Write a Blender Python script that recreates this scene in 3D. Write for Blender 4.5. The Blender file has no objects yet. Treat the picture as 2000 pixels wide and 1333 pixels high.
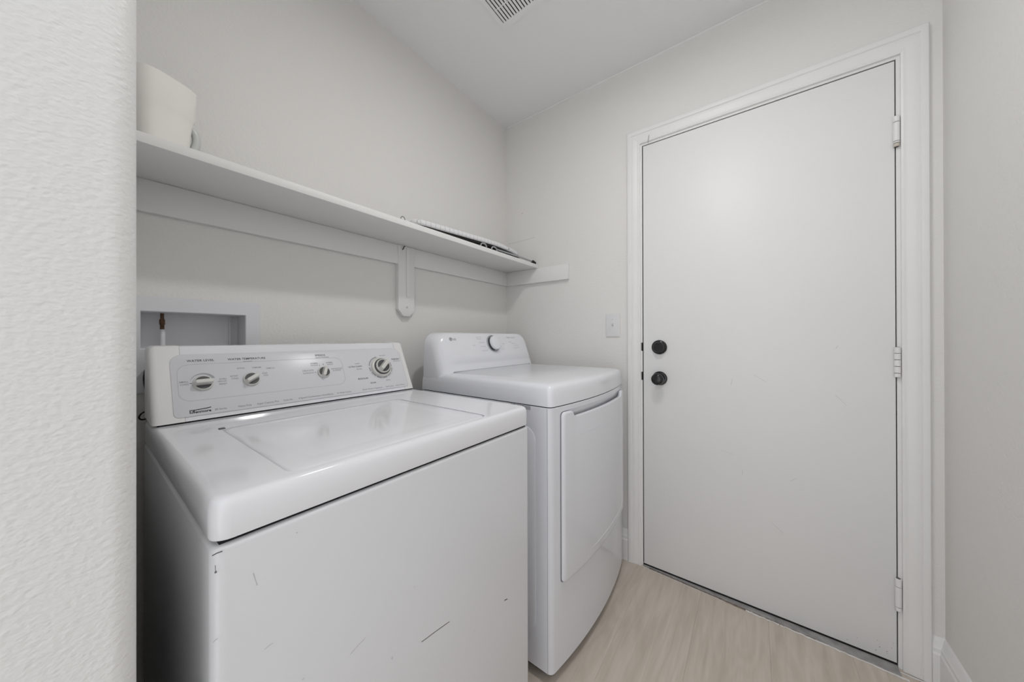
import bpy, bmesh, math, random
from mathutils import Vector, Matrix
random.seed(7)
C = bpy.context.scene.collection
scn = bpy.context.scene

# ------------------------------------------------------------------ room size (metres)
X, Y, YR, H = 1.6399, 1.2691, -0.482, 2.4483      # far wall, back wall, right wall, ceiling
XL = -0.8                                          # the passage goes on behind the camera
STUB_X, STUB_Y = 0.0360, 0.50                      # rounded end of the alcove's left wall

# ------------------------------------------------------------------ camera
F, yaw, pitch, roll, cam_h, py = 632.1457, .6419, .0019, -.0022, 1.1071, 659.1608
cam = bpy.data.cameras.new('camera'); cam_o = bpy.data.objects.new('camera', cam); C.objects.link(cam_o)
cam.sensor_width = 36.0; cam.sensor_fit = 'HORIZONTAL'
cam.lens = F / 2000 * 36.0
cam.shift_y = -(666.5 - py) / 2000
cam.clip_start = 0.02
fw = Vector((math.cos(yaw)*math.cos(pitch), math.sin(yaw)*math.cos(pitch), math.sin(pitch)))
rt = Vector((math.sin(yaw), -math.cos(yaw), 0)); up = rt.cross(fw)
r2 = rt*math.cos(roll) + up*math.sin(roll); u2 = -rt*math.sin(roll) + up*math.cos(roll)
m3 = Matrix((r2, u2, -fw)).transposed()
cam_o.matrix_world = Matrix.Translation((0, 0, cam_h)) @ m3.to_4x4()
scn.camera = cam_o

# ------------------------------------------------------------------ world, lamps, exposure
w = bpy.data.worlds.new('world'); scn.world = w; w.use_nodes = True
w.node_tree.nodes['Background'].inputs[0].default_value = (.97, 0.985, 1.01, 1)
w.node_tree.nodes['Background'].inputs[1].default_value = 1.57
def area(name, loc, size, power, color, rot=(0, 0, 0), shape='DISK', size_y=None):
    l = bpy.data.lights.new(name, 'AREA'); l.shape = shape; l.size = size
    if size_y: l.size_y = size_y
    l.energy = power; l.color = color
    o = bpy.data.objects.new(name, l); C.objects.link(o); o.location = loc; o.rotation_euler = rot
    return o
area('ceiling_lamp', (0.70, 0.20, H-0.06), 0.12, 6.1, (1.0, 0.99, 0.98))
scn.view_settings.view_transform = 'Standard'; scn.view_settings.look = 'None'
scn.view_settings.exposure = 0.05; scn.view_settings.gamma = 1.0
scn.view_settings.use_curve_mapping = False

# ------------------------------------------------------------------ materials
def mat(name, col, rough=.5, spec=.5, metal=0.0, coat=0.0, bumps=(), mottling=0.0, mott_scale=3.0, trans=0.0):
    m = bpy.data.materials.new(name); m.use_nodes = True
    nt = m.node_tree; b = nt.nodes['Principled BSDF']
    b.inputs['Base Color'].default_value = (*col, 1); b.inputs['Roughness'].default_value = rough
    b.inputs['Specular IOR Level'].default_value = spec; b.inputs['Metallic'].default_value = metal
    b.inputs['Coat Weight'].default_value = coat; b.inputs['Coat Roughness'].default_value = .08
    b.inputs['Transmission Weight'].default_value = trans
    tc = nt.nodes.new('ShaderNodeTexCoord')
    if mottling:
        n = nt.nodes.new('ShaderNodeTexNoise'); n.inputs['Scale'].default_value = mott_scale; n.inputs['Detail'].default_value = 4
        nt.links.new(tc.outputs['Object'], n.inputs['Vector'])
        r = nt.nodes.new('ShaderNodeMapRange'); r.inputs[1].default_value = .3; r.inputs[2].default_value = .7
        r.inputs[3].default_value = 1-mottling; r.inputs[4].default_value = 1+mottling
        nt.links.new(n.outputs['Fac'], r.inputs[0])
        mx = nt.nodes.new('ShaderNodeVectorMath'); mx.operation = 'SCALE'; mx.inputs[0].default_value = col
        nt.links.new(r.outputs[0], mx.inputs['Scale']); nt.links.new(mx.outputs[0], b.inputs['Base Color'])
    prev = None
    for scale, strength, dist, detail, stretch in bumps:
        mp = nt.nodes.new('ShaderNodeMapping'); mp.inputs['Scale'].default_value = stretch
        nt.links.new(tc.outputs['Object'], mp.inputs['Vector'])
        n = nt.nodes.new('ShaderNodeTexNoise'); n.inputs['Scale'].default_value = scale; n.inputs['Detail'].default_value = detail
        n.inputs['Roughness'].default_value = .5
        nt.links.new(mp.outputs[0], n.inputs['Vector'])
        bp = nt.nodes.new('ShaderNodeBump'); bp.inputs['Strength'].default_value = strength; bp.inputs['Distance'].default_value = dist
        nt.links.new(n.outputs['Fac'], bp.inputs['Height'])
        if prev: nt.links.new(prev.outputs[0], bp.inputs['Normal'])
        prev = bp
    if prev: nt.links.new(prev.outputs[0], b.inputs['Normal'])
    return m
one = (1, 1, 1)
M = {}
M['wall'] = mat('wall_paint', (.822, .811, .787), .62, .4, bumps=[(130, .5, .0022, 2.0, one)])
M['wall_near'] = mat('wall_paint_orange_peel', (.80, .80, .79), .5, .35, bumps=[(190, .5, .0022, 1.5, (.9, 1, 1.15))])
M['ceiling'] = mat('ceiling_paint', (.90, .90, .905), .8, .3, bumps=[(60, .15, .001, 2, one)])
M['trim'] = mat('trim_paint', (.86, .855, .845), .38, .45, mottling=.012, mott_scale=6)
M['shelf'] = mat('shelf_paint', (.83, .828, .815), .5, .4, bumps=[(40, .1, .0006, 2, one)])
M['door'] = mat('door_paint', (.86, .86, .86), .46, .5, bumps=[(9, .08, .002, 3, one), (180, .06, .0005, 2, one)], mottling=.012, mott_scale=2.2)
M['enamel'] = mat('washer_enamel_lit', (.86, .865, .90), .10, .5, coat=.0, bumps=[(4, .05, .002, 2, one)])  # same white as the cabinet, lightened to paint brighter light on the top
M['body'] = mat('washer_body_enamel_shaded', (.74, .745, .77), .24, .5, bumps=[(3, .06, .002, 2, one)], mottling=.008)  # same white as the top, darkened to paint dimmer light on the cabinet
M['cap'] = mat('washer_cap_plastic', (.85, .85, .845), .3, .5)
M['fascia'] = mat('washer_fascia', (.765, .77, .805), .28, .4, coat=.0)
M['dryer'] = mat('dryer_enamel', (.78, .79, .83), .18, .5, coat=.0, bumps=[(3, .04, .002, 2, one)])
M['dryer_plastic_lit'] = mat('dryer_plastic_lit', (.85, .86, .90), .2, .5, coat=.0)
M['dark'] = mat('dark_gap', (.02, .02, .022), .8, .2)
M['knob_white'] = mat('knob_white', (.74, .735, .70), .3, .5)
M['knob_grey'] = mat('knob_grey', (.085, .087, .092), .45, .4)
M['ink'] = mat('ink_dark', (.06, .06, .065), .6, .3)
M['ink_mid'] = mat('ink_mid', (.26, .26, .28), .6, .3)
M['ink_pale'] = mat('ink_pale', (.42, .43, .45), .6, .3)
M['outline_grey'] = mat('outline_grey', (.52, .525, .55), .5, .4)
M['edge_grey'] = mat('edge_grey', (.66, .665, .685), .5, .4)
M['black'] = mat('black_metal', (.014, .014, .015), .2, .5, bumps=[(60, .2, .001, 3, one)])
M['black_matte'] = mat('black_rubber', (.015, .014, .014), .6, .3)
M['chrome'] = mat('chrome_grey', (.45, .46, .48), .25, .5, metal=.9)
M['steel'] = mat('steel_wire', (.30, .30, .30), .35, .5, metal=.9)
M['plastic'] = mat('white_plastic', (.78, .775, .785), .35, .5)
M['box'] = mat('outlet_box_plastic', (.78, .78, .81), .4, .45)
M['copper'] = mat('corroded_brass', (.13, .075, .045), .6, .4, metal=.3, mottling=.4, mott_scale=90)
M['tub'] = mat('tub_plastic', (.88, .865, .82), .2, .5)
M['tub_handle'] = mat('tub_handle_plastic', (.60, .61, .60), .3, .5)
M['threshold'] = mat('threshold_metal', (.36, .35, .35), .5, .4, mottling=.25, mott_scale=25)
M['caulk'] = mat('caulk', (.74, .72, .70), .7, .3, mottling=.05, mott_scale=60)
M['rust'] = mat('worn_cream', (.62, .56, .49), .5, .4)
M['scuff'] = mat('scuff', (.16, .15, .15), .8, .2)
M['scuff_pale'] = mat('scuff_pale', (.60, .60, .60), .8, .2)
M['brown'] = mat('exposed_underlay', (.20, .165, .145), .9, .2, mottling=.3, mott_scale=70)

def wood():
    m = bpy.data.materials.new('pale_oak_plank'); m.use_nodes = True; nt = m.node_tree; L = nt.links
    b = nt.nodes['Principled BSDF']; b.inputs['Roughness'].default_value = .45; b.inputs['Specular IOR Level'].default_value = .35
    tc = nt.nodes.new('ShaderNodeTexCoord'); oi = nt.nodes.new('ShaderNodeObjectInfo')
    add = nt.nodes.new('ShaderNodeVectorMath'); add.operation = 'ADD'
    sc = nt.nodes.new('ShaderNodeVectorMath'); sc.operation = 'SCALE'; sc.inputs[0].default_value = (13.1, 7.7, 3.3)
    L.new(oi.outputs['Random'], sc.inputs['Scale']); L.new(tc.outputs['Object'], add.inputs[0]); L.new(sc.outputs[0], add.inputs[1])
    def noise(scale, stretch, detail, dist=0):
        mp = nt.nodes.new('ShaderNodeMapping'); mp.inputs['Scale'].default_value = stretch; L.new(add.outputs[0], mp.inputs['Vector'])
        n = nt.nodes.new('ShaderNodeTexNoise'); n.inputs['Scale'].default_value = scale; n.inputs['Detail'].default_value = detail
        n.inputs['Distortion'].default_value = dist; L.new(mp.outputs[0], n.inputs['Vector']); return n
    a = noise(4, (.9, 7, 1), 4, .6); c = noise(14, (.5, 14, 1), 5, .2)
    # cathedral rings: contour lines of a stretched field
    f = noise(2.2, (.8, 5, 1), 2, .3)
    mul = nt.nodes.new('ShaderNodeMath'); mul.operation = 'MULTIPLY'; mul.inputs[1].default_value = 16; L.new(f.outputs['Fac'], mul.inputs[0])
    fr = nt.nodes.new('ShaderNodeMath'); fr.operation = 'PINGPONG'; fr.inputs[1].default_value = 1; L.new(mul.outputs[0], fr.inputs[0])
    mixv = nt.nodes.new('ShaderNodeMath'); mixv.operation = 'MULTIPLY_ADD'; mixv.inputs[1].default_value = .16; L.new(fr.outputs[0], mixv.inputs[0])
    m2 = nt.nodes.new('ShaderNodeMath'); m2.operation = 'MULTIPLY_ADD'; m2.inputs[1].default_value = .35; L.new(c.outputs['Fac'], m2.inputs[0]); L.new(mixv.outputs[0], m2.inputs[2])
    L.new(a.outputs['Fac'], mixv.inputs[2])
    cr = nt.nodes.new('ShaderNodeValToRGB'); e = cr.color_ramp.elements
    e[0].position = .45; e[0].color = (.54, .465, .395, 1); e[1].position = .98; e[1].color = (.68, .61, .535, 1)
    L.new(m2.outputs[0], cr.inputs[0]); L.new(cr.outputs[0], b.inputs['Base Color'])
    bp = nt.nodes.new('ShaderNodeBump'); bp.inputs['Strength'].default_value = .08; bp.inputs['Distance'].default_value = .001
    L.new(c.outputs['Fac'], bp.inputs['Height']); L.new(bp.outputs[0], b.inputs['Normal'])
    return m
M['wood'] = wood()

def check_cloth():
    m = bpy.data.materials.new('white_cloth_thin_grid'); m.use_nodes = True; nt = m.node_tree; L = nt.links
    b = nt.nodes['Principled BSDF']; b.inputs['Roughness'].default_value = .9
    tc = nt.nodes.new('ShaderNodeTexCoord'); sp = nt.nodes.new('ShaderNodeSeparateXYZ'); L.new(tc.outputs['Object'], sp.inputs[0])
    outs = []
    for ax in (0, 1, 2):
        s = nt.nodes.new('ShaderNodeMath'); s.operation = 'MULTIPLY'; s.inputs[1].default_value = 40.0 if ax < 2 else 70.0; L.new(sp.outputs[ax], s.inputs[0])
        f = nt.nodes.new('ShaderNodeMath'); f.operation = 'FRACT'; L.new(s.outputs[0], f.inputs[0])
        l = nt.nodes.new('ShaderNodeMath'); l.operation = 'LESS_THAN'; l.inputs[1].default_value = .04; L.new(f.outputs[0], l.inputs[0]); outs.append(l)
    mx = nt.nodes.new('ShaderNodeMath'); mx.operation = 'MAXIMUM'; L.new(outs[0].outputs[0], mx.inputs[0]); L.new(outs[1].outputs[0], mx.inputs[1])
    mc = nt.nodes.new('ShaderNodeMix'); mc.data_type = 'RGBA'; L.new(mx.outputs[0], mc.inputs[0])
    mc.inputs[6].default_value = (.80, .80, .815, 1); mc.inputs[7].default_value = (.30, .30, .31, 1)
    L.new(mc.outputs[2], b.inputs['Base Color'])
    return m
M['cloth'] = check_cloth()

# ------------------------------------------------------------------ helpers
def tag(o, label=None, cat=None, group=None, kind=None):
    for k, v in (('label', label), ('category', cat), ('group', group), ('kind', kind)):
        if v: o[k] = v
    return o
def empty(name, loc):
    o = bpy.data.objects.new(name, None); o.location = loc; o.empty_display_size = .05; C.objects.link(o); return o
def wloc(o):
    v = Vector(o.location)
    while o.parent: o = o.parent; v += Vector(o.location)
    return v
def obj(name, bm, m, parent=None, origin=None, angle=35, smooth=True):
    """bmesh holds world coordinates; the object's origin goes to `origin` (or its parent's)."""
    base = wloc(parent) if parent else Vector((0, 0, 0))
    og = Vector(origin) if origin else base
    bmesh.ops.recalc_face_normals(bm, faces=bm.faces)
    bmesh.ops.translate(bm, verts=bm.verts, vec=-og)
    me = bpy.data.meshes.new(name); bm.to_mesh(me); bm.free()
    if smooth:
        me.shade_smooth(); me.set_sharp_from_angle(angle=math.radians(angle))
    if isinstance(m, str): m = M[m]
    me.materials.append(m)
    o = bpy.data.objects.new(name, me); C.objects.link(o)
    if parent: o.parent = parent
    o.location = og - base
    return o
def nb(): return bmesh.new()
def box(bm, x0, x1, y0, y1, z0, z1, bev=0, seg=2, sel=None):
    vs = [bm.verts.new((x, y, z)) for x in (x0, x1) for y in (y0, y1) for z in (z0, z1)]
    idx = [(0, 1, 3, 2), (4, 6, 7, 5), (0, 4, 5, 1), (2, 3, 7, 6), (0, 2, 6, 4), (1, 5, 7, 3)]
    fs = [bm.faces.new([vs[i] for i in f]) for f in idx]
    if bev:
        es = {e for f in fs for e in f.edges}
        if sel: es = [e for e in es if sel(e.verts[0].co, e.verts[1].co)]
        bmesh.ops.bevel(bm, geom=list(es), offset=bev, segments=seg, profile=.5, affect='EDGES')
    return bm
def loft(bm, rings, cap0=True, cap1=True, closed=True):
    vr = [[bm.verts.new(p) for p in r] for r in rings]
    n = len(vr[0])
    for a, b in zip(vr, vr[1:]):
        for i in range(n if closed else n-1):
            j = (i+1) % n
            bm.faces.new((a[i], a[j], b[j], b[i]))
    if cap0: bm.faces.new(vr[0][::-1])
    if cap1: bm.faces.new(vr[-1])
    return bm
def prism(bm, pts, to3, d0, d1, bev=0, seg=2, front_only=False):
    """pts: 2-D outline; to3(u, v, d) -> point"""
    a = [bm.verts.new(to3(u, v, d0)) for u, v in pts]; b = [bm.verts.new(to3(u, v, d1)) for u, v in pts]
    n = len(pts)
    f1 = bm.faces.new(b)
    f0 = bm.faces.new(a[::-1])
    for i in range(n): bm.faces.new((a[i], a[(i+1) % n], b[(i+1) % n], b[i]))
    if bev:
        es = list(f1.edges) + ([] if front_only else list(f0.edges))
        bmesh.ops.bevel(bm, geom=es, offset=bev, segments=seg, profile=.5, affect='EDGES')
    return bm
def rrect(x0, x1, y0, y1, r, n=6, rs=None):
    """rounded rectangle, counter-clockwise; rs = radii (bl, br, tr, tl)"""
    rs = rs or (r, r, r, r); out = []
    for (cx, cy, a0, rr) in ((x0+rs[0], y0+rs[0], 180, rs[0]), (x1-rs[1], y0+rs[1], 270, rs[1]), (x1-rs[2], y1-rs[2], 0, rs[2]), (x0+rs[3], y1-rs[3], 90, rs[3])):
        for k in range(n+1):
            a = math.radians(a0 + 90*k/n); out.append((cx+rr*math.cos(a), cy+rr*math.sin(a)))
    return out
def lathe(bm, prof, origin, axis, n=32, ref=None):
    """prof: list of (radius, height) along axis"""
    ax = Vector(axis).normalized(); o = Vector(origin)
    r = Vector(ref) if ref else (Vector((1, 0, 0)) if abs(ax.x) < .9 else Vector((0, 1, 0)))
    e1 = (r - ax*r.dot(ax)).normalized(); e2 = ax.cross(e1)
    rings = []
    for rad, h in prof:
        rings.append([o + ax*h + (e1*math.cos(2*math.pi*k/n) + e2*math.sin(2*math.pi*k/n))*max(rad, 1e-5) for k in range(n)])
    return loft(bm, rings)
def tube(bm, pts, r, n=10, closed=False):
    pts = [Vector(p) for p in pts]; rings = []; N = len(pts); prev = None
    for i, p in enumerate(pts):
        if closed: t = (pts[(i+1) % N]-pts[i-1]).normalized()
        else: t = (pts[min(i+1, N-1)]-pts[max(i-1, 0)]).normalized()
        if prev is None:
            a = Vector((0, 0, 1)) if abs(t.z) < .9 else Vector((1, 0, 0)); e1 = (a - t*a.dot(t)).normalized()
        else: e1 = (prev - t*prev.dot(t)).normalized()
        prev = e1; e2 = t.cross(e1)
        rings.append([p + (e1*math.cos(2*math.pi*k/n)+e2*math.sin(2*math.pi*k/n))*r for k in range(n)])
    if closed: return loft(bm, rings+[rings[0]], False, False)
    return loft(bm, rings)
def smooth_path(pts, n=8):
    pts = [Vector(p) for p in pts]; out = []
    for i in range(len(pts)-1):
        p0, p1, p2, p3 = pts[max(i-1, 0)], pts[i], pts[i+1], pts[min(i+2, len(pts)-1)]
        for k in range(n):
            t = k/n
            out.append(.5*((2*p1) + (p2-p0)*t + (2*p0-5*p1+4*p2-p3)*t*t + (3*p1-p0-3*p2+p3)*t**3))
    out.append(pts[-1]); return out
def text_bm(bm, s, frame, u0, u1, v0, cap, depth=.0003, bold=0.0):
    """flat lettering: frame(u, v, d) -> world; fits width u0..u1, capital height cap, baseline v0"""
    cu = bpy.data.curves.new('t', 'FONT'); cu.body = s; cu.size = 1; cu.resolution_u = 2; cu.offset = bold
    o = bpy.data.objects.new('t', cu); C.objects.link(o)
    dg = bpy.context.evaluated_depsgraph_get(); me = bpy.data.meshes.new_from_object(o.evaluated_get(dg))
    bpy.data.objects.remove(o); bpy.data.curves.remove(cu)
    xs = [v.co.x for v in me.vertices]
    x0, x1 = min(xs), max(xs); sx = (u1-u0)/(x1-x0); sy = cap/.73
    t = bmesh.new(); t.from_mesh(me); bpy.data.meshes.remove(me)
    mp = {}
    for v in t.verts: mp[v.index] = bm.verts.new(frame(u0+(v.co.x-x0)*sx, v0+v.co.y*sy, depth))
    for f in t.faces:
        try: bm.faces.new([mp[v.index] for v in f.verts])
        except ValueError: pass
    t.free(); return bm
def strip(bm, pts, frame, wd, depth, closed=False):
    """thin flat line of width wd through 2-D points"""
    n = len(pts); L = []; R = []
    for i in range(n):
        a = Vector(pts[i-1] if (closed or i) else pts[i]); b = Vector(pts[(i+1) % n] if (closed or i < n-1) else pts[i])
        t = (b-a).normalized(); nn = Vector((-t.y, t.x)); p = Vector(pts[i])
        L.append(bm.verts.new(frame(*(p+nn*wd/2), depth))); R.append(bm.verts.new(frame(*(p-nn*wd/2), depth)))
    for i in range(n if closed else n-1):
        j = (i+1) % n; bm.faces.new((L[i], L[j], R[j], R[i]))
    return bm
def boolean_cut(o, cutter_bm):
    me = bpy.data.meshes.new('cutter'); bmesh.ops.recalc_face_normals(cutter_bm, faces=cutter_bm.faces); cutter_bm.to_mesh(me); cutter_bm.free()
    c = bpy.data.objects.new('cutter', me); C.objects.link(c)
    md = o.modifiers.new('cut', 'BOOLEAN'); md.operation = 'DIFFERENCE'; md.object = c; md.solver = 'EXACT'
    dg = bpy.context.evaluated_depsgraph_get(); new = bpy.data.meshes.new_from_object(o.evaluated_get(dg))
    o.modifiers.clear(); old = o.data; o.data = new; bpy.data.meshes.remove(old); bpy.data.objects.remove(c)
    new.shade_smooth(); new.set_sharp_from_angle(angle=math.radians(35))
def face_frame(p0, ex, ey):
    p0, ex, ey = Vector(p0), Vector(ex).normalized(), Vector(ey).normalized(); n = ex.cross(ey)
    return lambda u, v, d=0: p0 + ex*u + ey*v + n*d

# ------------------------------------------------------------------ the room
S = 'structure'
T = .12
# floor: slab with planks lying on it
floor_bm = box(nb(), XL, X+.12, YR-.02, Y+.02, -.08, -.010)
floor = obj('floor', floor_bm, 'dark', origin=(0, 0, 0), smooth=False); tag(floor, 'pale oak plank floor of the laundry passage', None, None, S)
PW = .229; row0 = .187 - 3*PW
k = 0
for i in range(8):
    y0 = row0 + i*PW; y1 = y0+PW
    if y0 > Y: break
    ends = [X+.10, [.72, .42, .60, .30, .55, .78, .36, .62][i]]
    while ends[-1] > XL: ends.append(ends[-1]-1.22)
    for a, b in zip(ends[1:], ends):
        a = max(a, XL)
        if b - a < .05: continue
        bm = box(nb(), a+.0001, b-.0001, max(y0, YR)+.0001, min(y1, Y)-.0001, -.012, 0, .0004, 1, lambda p, q: p.z > -.001 and q.z > -.001)
        obj('plank', bm, 'wood', floor, origin=((a+b)/2, (y0+y1)/2, 0), smooth=False)
ceil = tag(obj('ceiling', box(nb(), XL, X+T, YR-T, Y+T, H, H+.1), 'ceiling', smooth=False), 'smooth white ceiling over the laundry alcove', None, None, S)

# back wall with the opening of the washer outlet box
HX0, HX1, HZ0, HZ1 = .0947, .3088, 1.0818, 1.178
bm = nb()
ho = .003
for a in ((XL, HX0-ho, 0, H), (HX1+ho, X+T, 0, H), (HX0-ho, HX1+ho, 0, HZ0-ho), (HX0-ho, HX1+ho, HZ1+ho, H)):
    box(bm, a[0], a[1], Y, Y+T, a[2], a[3])
tag(obj('wall_back', bm, 'wall', smooth=False), 'warm grey wall behind the washer and dryer', None, None, S)
# far wall with the door opening
DL, DR, DT = .4339, -.3835, 2.040
JT = .019
bm = nb()
box(bm, X, X+T, DL+JT, Y+T, 0, H); box(bm, X, X+T, YR-T, DR-JT, 0, H); box(bm, X, X+T, DR-JT, DL+JT, DT+JT, H)
tag(obj('wall_far', bm, 'wall', smooth=False), 'warm grey wall holding the white door', None, None, S)
tag(obj('wall_right', box(nb(), XL, X+T, YR-T, YR, 0, H), 'wall', smooth=False), 'grey textured wall at the right of the door', None, None, S)
# alcove's left wall, with a rounded corner
r = .019; pts = [(XL, STUB_Y), (STUB_X-r, STUB_Y)]
for q in range(1, 9):
    a = math.radians(-90+90*q/8); pts.append((STUB_X-r+r*math.cos(a), STUB_Y+r+r*math.sin(a)))
pts += [(STUB_X, Y+.0), (XL, Y+.0)]
bm = prism(nb(), pts, lambda u, v, d: Vector((u, v, d)), 0, H)
tag(obj('wall_left', bm, 'wall_near', angle=20), 'near white orange-peel wall end with rounded corner at left', None, None, S)

tag(obj('trim_2', loft(nb(), [[(X-.0003, yy, H-.0003), (X-.0055, yy, H-.0003), (X-.0045, yy, H-.0035), (X-.0003, yy, H-.0065)] for yy in (YR+.001, Y-.001)]), 'trim'), 'thin white caulk line where the ceiling meets the door wall', None, None, S)
# baseboards
BB = [(0, 0), (.015, 0), (.015, .100), (.012, .106), (.0125, .118), (.009, .124), (.0075, .136), (.004, .145), (0, .150)]
def baseboard(name, p, q, n, label):
    p, q, n = Vector(p), Vector(q), Vector(n)
    bm = loft(nb(), [[p + n*a + Vector((0, 0, b)) for a, b in BB], [q + n*a + Vector((0, 0, b)) for a, b in BB]])
    return tag(obj(name, bm, 'trim', angle=25), label, None, None, S)
CWd = .0689
baseboard('baseboard_right', (XL, YR, .001), (X, YR, .001), (0, 1, 0), 'white moulded baseboard along the right wall')
baseboard('baseboard_far', (X, YR, .001), (X, DR-CWd, .001), (-1, 0, 0), 'short white baseboard between door casing and right corner')
baseboard('baseboard_far', (X, DL+CWd, .001), (X, Y, .001), (-1, 0, 0), 'white baseboard on the far wall beside the dryer')

# ------------------------------------------------------------------ door with jamb, casing, threshold
jamb = tag(empty('trim_1', (X, DL, 0)), 'white door frame with moulded casing around the door', None, None, S)
bm = nb()
box(bm, X, X+T, DL, DL+JT, 0, DT); box(bm, X, X+T, DR-JT, DR, 0, DT); box(bm, X, X+T, DR-JT, DL+JT, DT, DT+JT)
obj('jamb', bm, 'trim', jamb, smooth=False)
bm = nb()
box(bm, X+.047, X+T, DL-.012, DL, 0, DT); box(bm, X+.047, X+T, DR, DR+.012, 0, DT); box(bm, X+.047, X+T, DR, DL, DT-.012, DT)
obj('door_stop', bm, 'trim', jamb, smooth=False)
bm = nb()
box(bm, X+.006, X+.020, DL-.0041, DL-.0001, .016, DT-.0002); box(bm, X+.006, X+.020, DR+.0001, DR+.0041, .016, DT-.0002); box(bm, X+.006, X+.020, DR+.0041, DL-.0041, DT-.0041, DT-.0002)
obj('gap_shade_strip', bm, 'dark', jamb, smooth=False)  # dark strips that paint the shade inside the gaps around the slab
# casing profile: (distance from jamb edge outwards, projection)
CP = [(.009, 0), (.009, .008), (.014, .0105), (.020, .0095), (.024, .010), (.034, .0125), (.044, .0135), (.048, .0125), (.051, .0165), (.061, .0175), (.066, .0165), (CWd, .013), (CWd, 0)]
def cring(kind):
    out = []
    for d, h in CP:
        if kind == 'lb': out.append((X-h, DL+d, .001))
        if kind == 'lt': out.append((X-h, DL+d, DT+d+.006*(d/CWd)))
        if kind == 'rt': out.append((X-h, DR-d, DT+d+.006*(d/CWd)))
        if kind == 'rb': out.append((X-h, DR-d, .001))
    return out
for a, b in (('lb', 'lt'), ('lt', 'rt'), ('rt', 'rb')):
    obj('casing', loft(nb(), [cring(a), cring(b)]), 'trim', jamb, angle=20)
for z in (1.0625, .921):
    obj('strike_plate', box(nb(), X-.0015, X+.03, DL-.001, DL+.0055, z-.020, z+.020, .0012, 1), 'black', jamb, angle=30)

door = tag(empty('door_1', (X, DL, 0)), 'plain white flush door with black knob and deadbolt', None, None, S)
g = .0042
slab = obj('door_slab', box(nb(), X+.0005, X+.0445, DR+.0027, DL-g, .014, DT-g, .0012, 2), 'door', door)
# scuffs on the slab (thin wear marks)
ff = face_frame((X+.0004, 0, 0), (0, -1, 0), (0, 0, 1))
bm = nb()
rs = random.Random(3)
for u, v, L_, a, wd in ((-.075, .92, .028, 80, .0012), (.02, .94, .05, -35, .0008), (.07, .36, .05, -40, .0008), (-.09, .62, .05, -12, .0006), (.25, .88, .045, -50, .0008), (-.04, .55, .02, 85, .001), (.12, .56, .02, 40, .0009), (.24, 1.07, .012, 60, .0012)):
    c, s = math.cos(math.radians(a)), math.sin(math.radians(a))
    strip(bm, [(u-c*L_/2, v-s*L_/2), (u+c*L_*.1, v+s*L_*.1+.001), (u+c*L_/2, v+s*L_/2)], ff, wd, .0002)
obj('scuff_marks', bm, 'scuff_pale', slab, smooth=False)
bm = nb()
for _ in range(9):
    u, v = rs.uniform(.26, .372), .02+abs(rs.gauss(0, .03)); q = rs.uniform(.001, .0035)
    strip(bm, [(u, v), (u+q, v+rs.uniform(-.001, .001))], ff, rs.uniform(.0008, .0018), .0002)
obj('chipped_paint', bm, 'scuff', slab, smooth=False)
# knob
kn = obj('knob', lathe(nb(), [(.0, .0), (.0325, .0), (.0325, .004), (.029, .008), (.014, .010), (.0125, .028), (.016, .032), (.0235, .037), (.0268, .045), (.0262, .054), (.021, .060), (.012, .0625), (0, .063)], (X, .3560, .9150), (-1, 0, 0), 40), 'black', door, angle=40)
db = obj('deadbolt', lathe(nb(), [(0, 0), (.0335, 0), (.0335, .006), (.031, .010), (.0255, .012), (.0245, .021), (.0225, .0235), (0, .0235)], (X, .3575, 1.0615), (-1, 0, 0), 40), 'black', door, angle=40)
obj('keyhole', box(nb(), X-.0240, X-.0230, .3565, .3585, 1.0555, 1.0675), 'dark', db, smooth=False)
# hinges: knuckles with gaps; each hinge a part, knuckles its sub-parts
for zi, (z0, z1) in enumerate(((1.742, 1.846), (.972, 1.074), (.193, .303))):
    hy = DR+.0005
    hg = obj('hinge', lathe(nb(), [(0, 0), (.0055, 0), (.0055, z1-z0), (0, z1-z0)], (X-.0055, hy, z0), (0, 0, 1), 16), 'scuff', door)
    cuts = ([.0, .12, .18, .80, 1.0], [0, .14, .36, .58, .79, 1.0], [0, .13, .74, 1.0])[zi]
    for j, (a, b) in enumerate(zip(cuts, cuts[1:])):
        a_, b_ = z0+(z1-z0)*a+.0008, z0+(z1-z0)*b-.0008
        rr = .0078 if j else .0070
        obj('knuckle', lathe(nb(), [(0, 0), (rr-.0012, 0), (rr, .0012), (rr, b_-a_-.0012), (rr-.0012, b_-a_), (0, b_-a_)], (X-.0055, hy, a_), (0, 0, 1), 20), 'rust' if (zi == 0 and j == 0) else 'trim', hg)
# a scrap of tape over the top left corner, faint scuffs on the wall above the shelf
obj('tape_scrap', prism(nb(), [(.3960, 2.0790), (.3990, 2.0790), (.4050, 2.0400), (.4020, 2.0385)], lambda u, v, d: Vector((X-d, u, v)), .0105, .0120), 'ink_pale', jamb, smooth=False)
wf = face_frame((X-.0003, 0, 0), (0, -1, 0), (0, 0, 1)); bm = nb()
strip(bm, [(-1.257, 1.7068), (-1.20, 1.7050), (-1.1646, 1.7065), (-1.11, 1.7085), (-1.0514, 1.7138)], wf, .0022, 0)
strip(bm, [(-1.150, 1.876), (-1.138, 1.877)], wf, .004, 0)
obj('scuff_marks', bm, 'scuff_pale', bpy.data.objects['wall_far'], smooth=False)['kind'] = 'stuff'
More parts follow.
